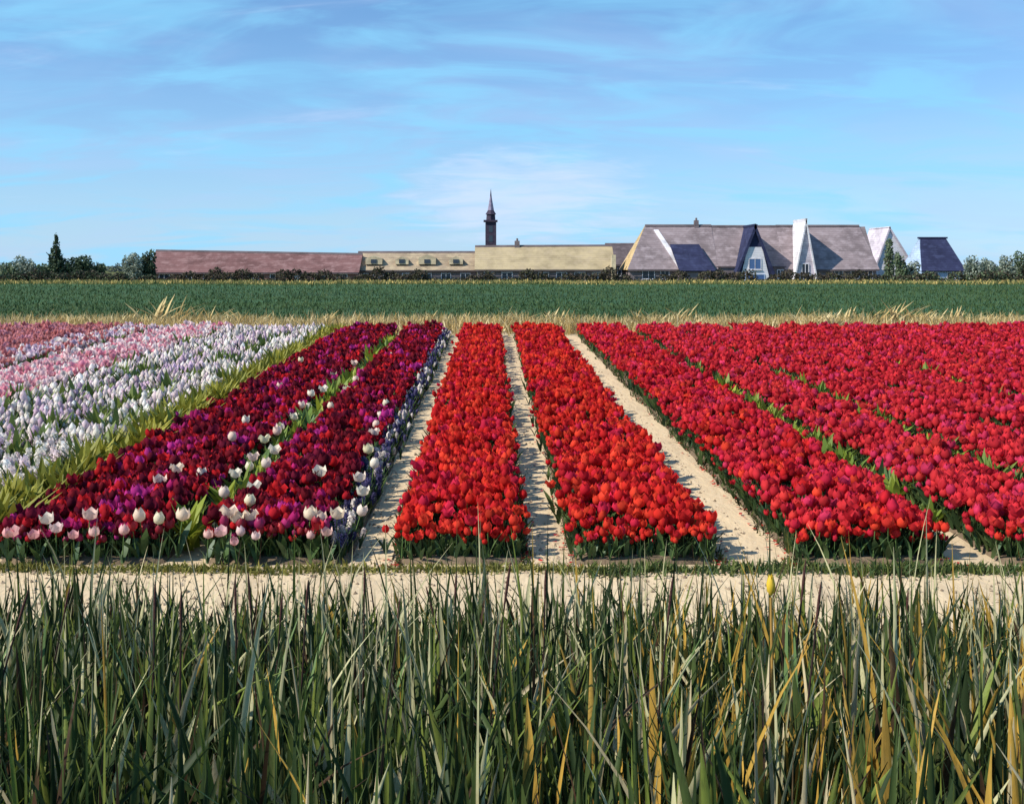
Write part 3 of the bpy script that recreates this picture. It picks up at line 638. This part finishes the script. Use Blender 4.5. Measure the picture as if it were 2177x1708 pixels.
# ------------------------------------------------------------------ buildings
def box(x0, x1, y0, y1, z0, z1):
    return [(x0, y0, z0), (x1, y0, z0), (x1, y1, z0), (x0, y1, z0), (x0, y0, z1), (x1, y0, z1), (x1, y1, z1), (x0, y1, z1)], [(0, 3, 2, 1), (4, 5, 6, 7), (0, 1, 5, 4), (1, 2, 6, 5), (2, 3, 7, 6), (3, 0, 4, 7)]
def part(name, vf, mat, parent): return link(name, poly(name, *vf), mat, parent)
def wallmat(name, c, c2=None, brick=False):
    m = wallmat0(name, c, c2, brick)
    t = m.node_tree; n = t.nodes; l = t.links; b = n['Principled BSDF']       # tile, board or brick courses every 0.3 m
    tcn = n.new('ShaderNodeTexCoord'); wv = n.new('ShaderNodeTexWave'); wv.bands_direction = 'Z'; wv.inputs['Scale'].default_value = 1.05; wv.inputs['Distortion'].default_value = .4; wv.wave_profile = 'SAW'
    l.new(tcn.outputs['Object'], wv.inputs[0]); mx = n.new('ShaderNodeMix'); mx.data_type = 'RGBA'; mx.blend_type = 'MULTIPLY'
    mr = n.new('ShaderNodeMapRange'); mr.inputs[1].default_value = .0; mr.inputs[2].default_value = .35; mr.inputs[3].default_value = .5; mr.inputs[4].default_value = 0.0; l.new(wv.outputs[1], mr.inputs[0]); l.new(mr.outputs[0], mx.inputs[0])
    l.new(b.inputs['Base Color'].links[0].from_socket, mx.inputs[6]); mx.inputs[7].default_value = (.55, .5, .5, 1); l.new(mx.outputs[2], b.inputs['Base Color'])
    return m
def wallmat0(name, c, c2=None, brick=False):
    return material(name, c, .9, .15, noise=[(tint(c, .55), .35, (1, 1, 1.6), .75, .42, .62), (c2 or tint(c, 1.3), .9, (1, 1, 2), .8, .48, .66)], bump=(14 if brick else 6, .02, (1, 1, 2.5)))
B = {'brick': wallmat('red brick', (.30, .15, .13), (.38, .21, .18)), 'redroof': wallmat('brown red tiles', (.19, .10, .10), (.29, .18, .18)), 'pinkpane': wallmat('weathered roof light', (.36, .24, .25)),
     'cream': wallmat('cream render', (.60, .50, .34)), 'tanroof': wallmat('weathered tan roofing', (.36, .28, .20), (.48, .39, .26)), 'creamroof': wallmat('straw coloured roofing', (.46, .37, .23), (.40, .32, .22)), 'mauve': wallmat('mauve grey wall', (.20, .165, .175)),
     'greyroof': wallmat('mauve grey tiles', (.26, .21, .225), (.36, .30, .325)), 'darkgrey': wallmat('dark grey tiles', (.13, .105, .115)), 'navy': wallmat('dark blue slates', (.030, .035, .085), (.05, .06, .13)),
     'white': wallmat('white paint', (.72, .70, .76), (.80, .78, .82)), 'pale': wallmat('pale lilac render', (.58, .52, .60), (.66, .62, .68)), 'paleblue': wallmat('pale blue boards', (.36, .47, .66)),
     'tan': wallmat('sun tinted hip tiles', (.50, .36, .18), (.58, .45, .27)), 'church': wallmat('dark tower brick', (.055, .045, .075), (.09, .07, .10)), 'spire': wallmat('lead spire', (.30, .27, .38), (.16, .14, .22)),
     'glass': material('window glass', (.03, .04, .06), .12, .6), 'bluegl': material('blue window glass', (.06, .12, .28), .12, .6)}
def window(parent, cx, y, z0, wd, ht, frame='white', pane='glass'):
    f = .09; fr = []; V = []; F = []
    for bx in ((cx - wd / 2, cx - wd / 2 + f, z0, z0 + ht), (cx + wd / 2 - f, cx + wd / 2, z0, z0 + ht), (cx - wd / 2 + f, cx + wd / 2 - f, z0, z0 + f), (cx - wd / 2 + f, cx + wd / 2 - f, z0 + ht - f, z0 + ht), (cx - .035, cx + .035, z0 + f, z0 + ht - f)):
        v_, f_ = box(bx[0], bx[1], y - .06, y + .05, bx[2], bx[3]); b = len(V); V += v_; F += [tuple(i + b for i in q) for q in f_]
    w_ = part('window', (V, F), B[frame], parent)
    part('pane', box(cx - wd / 2 + .02, cx + wd / 2 - .02, y - .02, y + .03, z0 + .02, z0 + ht - .02), B[pane], w_)
    part('sill', box(cx - wd / 2 - .08, cx + wd / 2 + .08, y - .14, y - .003, z0 - .10, z0 - .005), B[frame], w_)
    return w_
def door(parent, cx, y, wd, ht, mat):
    d_ = part('door', box(cx - wd / 2, cx + wd / 2, y - .07, y + .03, .02, ht), B[mat], parent)
    part('handle', box(cx + wd / 2 - .16, cx + wd / 2 - .1, y - .12, y - .072, ht * .48, ht * .54), B['glass'], d_)
def slab(a, b, c, d_, th):
    """thick plate from four corners (a,b,c,d counter clockwise seen from outside)"""
    P = [Vector(p) for p in (a, b, c, d_)]; n = (P[1] - P[0]).cross(P[2] - P[0]).normalized() * th
    V = [tuple(p) for p in P] + [tuple(p - n) for p in P]
    return V, [(0, 1, 2, 3), (7, 6, 5, 4), (0, 4, 5, 1), (1, 5, 6, 2), (2, 6, 7, 3), (3, 7, 4, 0)]
def gabled_walls(L_, D_, ev, rd0, rd1=None):
    """closed body: front wall at y=0, gable ends at x=0 and x=L"""
    rd1 = rd1 or rd0
    V = [(0, 0, 0), (L_, 0, 0), (L_, D_, 0), (0, D_, 0), (0, 0, ev), (L_, 0, ev), (L_, D_, ev), (0, D_, ev), (0, D_ / 2, rd0 - .12), (L_, D_ / 2, rd1 - .12)]
    return V, [(0, 1, 5, 4), (1, 2, 6, 9, 5), (2, 3, 7, 6), (3, 0, 4, 8, 7), (0, 3, 2, 1), (4, 5, 9, 8), (6, 7, 8, 9)]
def roof(parent, L_, D_, ev, rd0, rd1, mat, ov=.35, hip0=0.0, hip1=0.0, ridge=None):
    k = (rd0 - ev) / (D_ / 2); e = ev - ov * k + .05
    a, b = -ov if hip0 == 0 else -ov, L_ + ov
    r0, r1 = (a if hip0 == 0 else hip0), (b if hip1 == 0 else L_ - hip1)
    rf = part('roof', slab((a, -ov, e), (b, -ov, e), (r1, D_ / 2, rd1 + .05), (r0, D_ / 2, rd0 + .05), .16), B[mat], parent)
    part('roof', slab((b, D_ + ov, e), (a, D_ + ov, e), (r0, D_ / 2 + .004, rd0 + .05), (r1, D_ / 2 + .004, rd1 + .05), .16), B[mat], parent)
    part('gutter', box(a + .1, b - .1, -ov - .16, -ov - .02, e - .2, e - .06), B['darkgrey'], parent)
    zz = (rd0 + .03, rd1 + .03)
    V = [(r0, D_ / 2 - .22, zz[0] - .1), (r0, D_ / 2 + .22, zz[0] - .1), (r0, D_ / 2, zz[0] + .16), (r1, D_ / 2 - .22, zz[1] - .1), (r1, D_ / 2 + .22, zz[1] - .1), (r1, D_ / 2, zz[1] + .16)]
    part('ridge_cap', (V, [(0, 2, 1), (3, 4, 5), (0, 3, 5, 2), (2, 5, 4, 1), (0, 1, 4, 3)]), B[ridge or 'darkgrey'], parent)
    return rf
def chimney(parent, x, y, z0, z1, mat='brick', wd=.7):
    c = part('chimney', box(x - wd / 2, x + wd / 2, y - wd / 2, y + wd / 2, z0, z1), B[mat], parent)
    part('chimney_pot', tube([(x, y, z1 - .02), (x, y, z1 + .35)], (.16, .13), 8), B[mat], c)

# long red brick farm building
D0 = 150; xl, xr = wx(318, D0), wx(758, D0); L1 = xr - xl
b1 = empty('farm_building', (xl, D0, 0)); tag(b1, 'long low red brown brick farm building on the left of the skyline', 'building')
part('wall', gabled_walls(L1, 8, 2.7, 5.5, 5.0), B['brick'], b1); roof(b1, L1, 8, 2.7, 5.5, 5.0, 'redroof')
for i in range(9):
    if i in (6,): continue
    window(b1, 2.0 + i * (L1 - 4) / 8, 0, 1.0, 1.5, 1.3)
door(b1, 2.0 + 6 * (L1 - 4) / 8, 0, 1.1, 2.4, 'white')
# cream roofed buildings
xl, xr = wx(760, 152), wx(1012, 152); L2 = xr - xl
b2 = empty('farm_building', (xl, 152, 0)); tag(b2, 'low tan roofed building with small cream dormers left of the church tower', 'building')
part('wall', gabled_walls(L2, 7, 3.0, 5.3), B['mauve'], b2); roof(b2, L2, 7, 3.0, 5.3, 5.3, 'tanroof')
for i, c in enumerate((2.2, 6.1, 9.6, 13.6)):          # cream dormers
    hw = (1.15, .9, 1.2, .95)[i]; tp = (4.85, 4.7, 4.95, 4.75)[i]
    V = [(c - hw, .35, 3.6), (c + hw, .35, 3.6), (c + hw, .35, tp - .45), (c, .35, tp), (c - hw, .35, tp - .45), (c - hw, 3.2, 3.6), (c + hw, 3.2, 3.6), (c + hw, 3.2, tp - .45), (c, 3.2, tp), (c - hw, 3.2, tp - .45)]
    dm = part('dormer', (V, [(0, 1, 2, 3, 4), (9, 8, 7, 6, 5), (1, 6, 7, 2), (2, 7, 8, 3), (3, 8, 9, 4), (4, 9, 5, 0), (0, 5, 6, 1)]), B['cream'], b2)
    part('pane', box(c - .4, c + .4, .28, .345, 3.75, 4.3), B['glass'], dm)
for i in range(6): window(b2, 1.5 + i * (L2 - 3) / 5, 0, 1.2, 1.4, 1.2)
xl, xr = wx(1014, 150), wx(1302, 150); L3 = xr - xl
b3 = empty('farm_building', (xl, 150, 0)); tag(b3, 'long building with a straw coloured roof right of the church tower', 'building')
part('wall', gabled_walls(L3, 8, 3.1, 6.1), B['mauve'], b3); roof(b3, L3, 8, 3.1, 6.1, 6.2, 'creamroof')
for i in range(7):
    window(b3, 1.6 + i * (L3 - 3.6) / 6, 0, 1.2, 1.5, 1.35)
part('corner_pillar', box(L3 - .25, L3 + .35, -.75, -.12, 0, 4.9), B['cream'], b3); chimney(b3, L3 * .30, 4, 5.6, 6.9, 'mauve')
xl, xr = wx(1296, 160), wx(1350, 160); L4 = xr - xl
b4 = empty('house', (xl, 160, 0)); tag(b4, 'small dark mauve house half hidden behind the large hipped house', 'house')
part('wall', gabled_walls(L4, 7, 3.8, 6.6), B['mauve'], b4); roof(b4, L4, 7, 3.8, 6.6, 6.6, 'darkgrey'); window(b4, L4 * .45, 0, 1.9, 1.2, 1.3)

# large houses on the right
D1 = 148; u_ = D1 / FPX
xl, xr = wx(1338, D1), wx(1520, D1); LA = xr - xl; rd = wz(480, D1 + 4.5)
hA = empty('house', (xl, D1, 0)); tag(hA, 'large mauve roofed house with a sun-coloured tan hipped end and dark blue lean-to', 'house')
part('wall', box(0, LA, 0, 9, 0, 3.3), B['mauve'], hA); roof(hA, LA, 9, 3.3, rd, rd, 'greyroof', hip0=2.7)
part('hip', slab((-.35, 9.35, 2.85), (-.35, -.35, 2.85), (2.7, 4.46, rd + .03), (2.7, 4.54, rd + .03), .14), B['tan'], hA)  # warm sunlight on the left hip painted into its tan colour
part('gable_wall', ([(LA - .02, 0, 3.3), (LA - .02, 9, 3.3), (LA - .02, 4.5, rd - .1), (LA - .3, 0, 3.3), (LA - .3, 9, 3.3), (LA - .3, 4.5, rd - .1)], [(0, 1, 2), (5, 4, 3), (0, 2, 5, 3), (1, 4, 5, 2), (0, 3, 4, 1)]), B['mauve'], hA)
k = (rd - 3.3) / 4.5
def onroof(X, t): return ((X - 1338) * u_, t * 4.5 - .02, 3.3 + t * 4.5 * k + .30)       # point just above the front roof plane
part('verge_board', slab(onroof(1440, -.06), onroof(1452, -.06), onroof(1408, .85), onroof(1398, .85), .16), B['white'], hA)
lt = part('lean_to', slab((100 * u_, -2.3, 2.75), (176 * u_, -2.3, 2.75), (152 * u_, 1.6, 6.35), (90 * u_, 1.6, 6.35), .2), B['navy'], hA)
part('lean_to_wall', box(101 * u_, 173 * u_, -1.9, -.01, 0, 2.75), B['mauve'], hA)
window(hA, 40 * u_, 0, 1.6, 1.7, 1.35); window(hA, 75 * u_, 0, 1.6, 1.2, 1.35); chimney(hA, LA * .85, 4.5, rd - .3, rd + .75, 'mauve', .6)
# house B with the navy front gable
xl, xr = wx(1520, D1), wx(1672, D1); LB = xr - xl
hB = empty('house', (xl, D1, 0)); tag(hB, 'house with a steep dark blue front gable and white and blue facade', 'house')
part('wall', box(0, LB, 0, 9, 0, 3.3), B['mauve'], hB); roof(hB, LB, 9, 3.3, rd - .1, rd - .1, 'greyroof', ov=.0)
def front_gable(parent, xa, xb, xt, zt, yf, wallm, roofm, depth, th, z0=0.0, over=.35):
    V = [(xa, yf, z0), (xb, yf, z0), (xt, yf, zt), (xa, yf + depth, z0), (xb, yf + depth, z0), (xt, yf + depth, zt)]
    part('gable_wall', (V, [(0, 1, 2), (5, 4, 3), (0, 3, 4, 1), (1, 4, 5, 2), (2, 5, 3, 0)]), B[wallm], parent)
    e = .02
    part('gable_roof', slab((xa - .25, yf + depth, z0), (xa - .25, yf - over, z0), (xt, yf - over, zt + .3), (xt, yf + depth, zt + .3), th), B[roofm], parent)
    part('gable_roof', slab((xb + .25, yf - over, z0), (xb + .25, yf + depth, z0), (xt + e, yf + depth, zt + .3), (xt + e, yf - over, zt + .3), th), B[roofm], parent)
xa, xb, xt = (1548 - 1520) * u_, (1648 - 1520) * u_, (1598 - 1520) * u_
front_gable(hB, xa, xb, xt, 8.7, -1.6, 'navy', 'navy', 5.8, .35, .3)
V = [(xa + .9, -1.68, .3), (xb - .9, -1.68, .3), (xt + .95, -1.68, 5.9), (xt - .95, -1.68, 5.9)]
part('facade', slab(*V, .06), B['white'], hB)
window(hB, xt, -1.69, 2.9, 1.7, 1.5, 'white', 'bluegl'); window(hB, xt, -1.69, .9, 2.6, 1.4, 'paleblue', 'bluegl'); window(hB, LB - .9, 0, 1.7, .9, 1.2)
# house C with the pale steep gable
xl, xr = wx(1672, D1), wx(1862, D1); LC = xr - xl
hC = empty('house', (xl, D1, 0)); tag(hC, 'grey roofed house with a tall narrow pale gable at its left end', 'house')
part('wall', gabled_walls(LC, 9, 3.3, rd), B['mauve'], hC); roof(hC, LC, 9, 3.3, rd - .05, rd - .05, 'greyroof', hip1=.8)
front_gable(hC, (1680 - 1672) * u_, (1730 - 1672) * u_, (1706 - 1672) * u_, wz(470, D1), -1.3, 'pale', 'white', 5.6, .18, .3)
window(hC, (1705 - 1672) * u_, -1.36, 2.2, 1.0, 1.5)
for q in (7.0, 9.2, 11.0): window(hC, q, 0, 1.7, 1.2, 1.25)
# white house
xl, xr = wx(1862, 156), wx(1940, 156); LW = xr - xl
hW = empty('house', (xl, 156, 0)); tag(hW, 'white gabled house right of the grey roofed house behind a cypress', 'house')
part('wall', box(0, LW, 0, 8, 0, 3.2), B['white'], hW); front_gable(hW, 0, LW, LW * .35, wz(486, 156), -.02, 'white', 'pale', 8, .2, 3.2, .25)
window(hW, LW * .36, -.03, 4.1, .9, 1.2); window(hW, LW * .7, 0, 1.6, 1.1, 1.2)
# dark blue house
xl, xr = wx(1958, 142), wx(2048, 142); LD = xr - xl; zr = wz(506, 146)
hD = empty('house', (xl, 142, 0)); tag(hD, 'small house with a dark blue hipped roof and pale blue side at the right', 'house')
part('wall', box(0, LD, 0, 7, 0, 3.0), B['paleblue'], hD)
part('roof', slab((-.1, -.35, 2.75), (LD + .2, -.35, 2.75), (LD - .9, 3.5, zr), (1.1, 3.5, zr), .16), B['navy'], hD)
part('roof', slab((LD + .2, 7.35, 2.75), (-.1, 7.35, 2.75), (1.1, 3.505, zr), (LD - .9, 3.505, zr), .16), B['navy'], hD)
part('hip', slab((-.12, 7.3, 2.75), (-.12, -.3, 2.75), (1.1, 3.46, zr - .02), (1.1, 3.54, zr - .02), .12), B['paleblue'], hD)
part('hip', slab((LD + .22, -.3, 2.75), (LD + .22, 7.3, 2.75), (LD - .9, 3.54, zr - .02), (LD - .9, 3.46, zr - .02), .12), B['navy'], hD)
part('ridge_cap', box(.9, LD - .7, 3.3, 3.7, zr - .1, zr + .12), B['navy'], hD)
window(hD, LD * .3, 0, 1.5, 1.1, 1.1); window(hD, LD * .7, 0, 1.5, 1.1, 1.1)

# church
DC = 420; cx_ = wx(1043, DC); q = DC / FPX
ch_ = empty('church', (cx_, DC, 0)); tag(ch_, 'distant dark church tower with a slender pale spire above the roofs', 'church')
hw = 11.5 * q; zg = wz(472, DC)
part('tower', box(-hw, hw, -hw, hw, 0, zg), B['church'], ch_)
part('gallery', box(-hw - .7, hw + .5, -hw - .6, hw + .6, zg + .003, zg + .7), B['church'], ch_)
def oct_(r0, r1, z0, z1, n=8):
    return tube([(0, 0, z0), (0, 0, z1)], (r0, r1), n)[0], tube([(0, 0, z0), (0, 0, z1)], (r0, r1), n)[1] + [tuple(range(n - 1, -1, -1)), tuple(range(n, 2 * n))]
zl = wz(456, DC); part('lantern', oct_(hw * .85, hw * .78, zg + .7, zl), B['church'], ch_)
part('lantern_roof', oct_(hw * 1.0, hw * .55, zl, zl + 1.6), B['church'], ch_)
zt = wz(405, DC); part('spire', oct_(hw * .58, .12, zl + 1.6, zt - 1.2), B['spire'], ch_)
part('finial', oct_(.35, .04, zt - 2.6, zt + .6, 6), B['church'], ch_)
for zz in (12.5, 16.2):
    part('louvre', box(-.75, .75, -hw - .06, -hw + .03, zz, zz + 2.4), B['glass'], ch_)
part('nave', gabled_walls(13, 8, 6, 10.2), B['church'], ch_).location = (hw, -4, 0)

# ------------------------------------------------------------------ trees, shrubs, hedges
MC = {k: material(k, rough=.7, spec=.2, attr=True, trans=.2) for k in ('foliage',)}
MB = material('bark', (.07, .05, .035), .9, .1, bump=(12, .03, (1, 1, .3)))
def foliage(name, blobs, n, size, pal, parent=None, loc=None):
    """leaf clumps spread through ellipsoids (cx,cy,cz,rx,ry,rz), more of them towards the outside"""
    Vs = []; Cs = []; tot = sum(b[3] * b[5] for b in blobs); pal = np.array(pal)
    for b in blobs:
        m = max(8, int(n * b[3] * b[5] / tot)); d = rng.normal(size=(m, 3)); d /= np.linalg.norm(d, axis=1, keepdims=True)
        rr = rng.uniform(.25, 1, (m, 1)) ** .45 * (1 + .16 * wave(d[:, :1] * 3, d[:, 2:3] * 3, 1.5, b[0]))
        c = np.array(b[:3]) + d * rr * np.array(b[3:6])
        a = rng.normal(size=(m, 3)); a /= np.linalg.norm(a, axis=1, keepdims=True); e = np.cross(a, rng.normal(size=(m, 3))); e /= np.linalg.norm(e, axis=1, keepdims=True)
        s = rng.uniform(.6, 1.3, (m, 1)) * size
        Vs.append(np.stack([c - a * s, c - e * s * .6, c + a * s, c + e * s * .6], 1).reshape(-1, 3))
        sh = pal[rng.integers(0, len(pal), m)] * (1 + .22 * wave(c[:, 0], c[:, 2], 2.0, 3))[:, None]
        Cs.append(np.repeat(sh, 4, 0))
    V = np.concatenate(Vs); F = np.arange(len(V)).reshape(-1, 4)
    return link(name, quadmesh(name, V, F, np.concatenate(Cs)), MC['foliage'], parent, loc)
DKG = [(.045, .075, .045), (.065, .10, .055), (.035, .06, .04), (.085, .12, .065)]
PALEG = [(.22, .26, .21), (.28, .32, .26), (.16, .20, .15), (.34, .38, .32)]
MIDG = [(.10, .15, .08), (.14, .18, .10), (.07, .11, .06), (.19, .22, .15)]
BRN = [(.065, .050, .040), (.085, .068, .048), (.05, .045, .03), (.07, .075, .04)]
def tree(name, X, D, Yt, wpx, pal, label, cat, shape='round', n=1500, group=None, zb=0.0):
    q = D / FPX; H_ = wz(Yt, D); rw = wpx * q / 2
    t = empty(name, (wx(X, D), D, 0)); tag(t, label, cat, group)
    tp = [(0, 0, 0), (.05, 0, H_ * .35), (-.04, .03, H_ * .7)]
    V, F = tube(tp, (.05 * H_ ** .8, .04 * H_ ** .8, .012 * H_), 7); V = list(V); F = list(F)
    for k in range(5):
        a = k * 1.3; z0 = H_ * (.3 + .08 * k); v_, f_ = tube([(0, 0, z0), (math.cos(a) * rw * .6, math.sin(a) * rw * .6, z0 + H_ * .18)], (.02 * H_, .006 * H_), 5); b = len(V); V += v_; F += [tuple(i + b for i in f) for f in f_]
    link('trunk', poly('trunk', V, F), MB, t)
    bl = []
    if shape == 'cone':
        for k in range(9): f = k / 8; bl.append((random.gauss(0, .06 * rw), random.gauss(0, .06 * rw), H_ * (.12 + .82 * f), rw * (1.02 - .93 * f), rw * (1.02 - .93 * f), H_ * .10))
    elif shape == 'column':
        for k in range(6): f = k / 5; bl.append((random.gauss(0, .05 * rw), 0, H_ * (.14 + .74 * f), rw * (1 - .35 * f * f), rw * (1 - .35 * f * f), H_ * .13))
    else:
        bl.append((0, 0, H_ * .5, rw * .75, rw * .75, H_ * .40))
        for k in range(7):
            a = k * 2.4; f = random.uniform(.25, .8); bl.append((math.cos(a) * rw * .55, math.sin(a) * rw * .55, H_ * f, rw * .42, rw * .42, H_ * .19))
    foliage('crown', bl, n, .16 if D < 200 else .5, pal, t)
    return t
tree('conifer', 118, 124, 500, 66, DKG, 'tall pointed dark conifer at the left end of the skyline', 'tree', 'cone', 3600)
for i, (X, Yt, wd, pl, lb) in enumerate([(12, 550, 74, MIDG, 'dark bush at the left picture edge'), (52, 540, 72, PALEG, 'pale grey green bush left of the conifer'), (88, 552, 60, MIDG, 'low green bush touching the left of the conifer'),
        (162, 536, 76, DKG, 'rounded dark green bush right of the conifer'), (200, 555, 52, DKG, 'small dark bush at the end of the left bushes')]):
    tree('bush', X, 122 + i, Yt, wd, pl, lb, 'bush', 'round', 2200)
tree('broadleaf_tree', 284, 140, 530, 52, PALEG, 'pale green tree in front of the red brick building end', 'tree', 'round', 2200)
tree('broadleaf_tree', 312, 141, 524, 44, DKG, 'dark green tree against the red brick building end', 'tree', 'round', 2200)
tree('cypress', 1889, 132, 508, 24, MIDG, 'slim green cypress before the white house', 'tree', 'column', 1500)
for i, (X, Yt, wd, pl, lb) in enumerate([(1915, 534, 32, MIDG, 'green shrub right of the cypress'), (1938, 545, 34, PALEG, 'pale shrub left of the dark blue house'), (2068, 532, 44, PALEG, 'pale grey green shrub right of the dark blue house'),
        (2105, 545, 46, PALEG, 'low pale shrub second right of the dark blue house'), (2140, 534, 44, PALEG, 'pale shrub near the right picture edge'), (2176, 528, 50, MIDG, 'grey green shrub cut by the right picture edge')]):
    tree('shrub', X, 128 + i, Yt, wd, pl, lb, 'shrub', 'round', 1300)
def hedge(xa, xb, D, ztop, pal, label, n, Dd=1.0):
    m = int((xb - xa) / 1.3); bl = []
    for k in range(m):
        x = xa + (k + .5) * (xb - xa) / m; z0 = float(g(D)); h = (ztop - z0) * random.choice((.45, .7, .85, 1.0, 1.15)) * random.uniform(.9, 1.1)
        bl.append((x, D + random.gauss(0, .2), z0 + h * .45, .95, Dd * .7, h * .55))
    o = foliage('hedge', bl, n, .13, pal); tag(o, label, 'hedge')
hedge(wx(-30, 107), wx(330, 107), 107, 2.9, BRN + DKG[:2], 'dark brown hedge below the bushes on the left', 5200)
hedge(wx(330, 108), wx(760, 108), 108, 3.1, BRN, 'dark brown hedge below the red brick building', 6000)
hedge(wx(760, 107.5), wx(1310, 107.5), 107.5, 3.0, BRN, 'dark brown hedge below the straw roofed buildings', 7500)
hedge(wx(1310, 108), wx(1870, 108), 108, 2.95, BRN, 'dark brown hedge below the large houses', 6500)
hedge(wx(1870, 107), wx(2230, 107), 107, 2.9, BRN + MIDG[:2], 'dark brown hedge below the shrubs on the right', 4800)
bl = []
for k in range(150):
    x = -420 + k * 5.6 + random.gauss(0, 1.5); h = random.uniform(3.2, 6.5); bl.append((x, 600 + random.gauss(0, 12), h * .45, 4.2, 3, h * .55))
o = foliage('far_wood', bl, 16000, .8, [(.10, .13, .13), (.08, .11, .11), (.13, .16, .16)]); tag(o, 'far bluish line of trees on the horizon behind the houses', 'wood', kind='stuff')
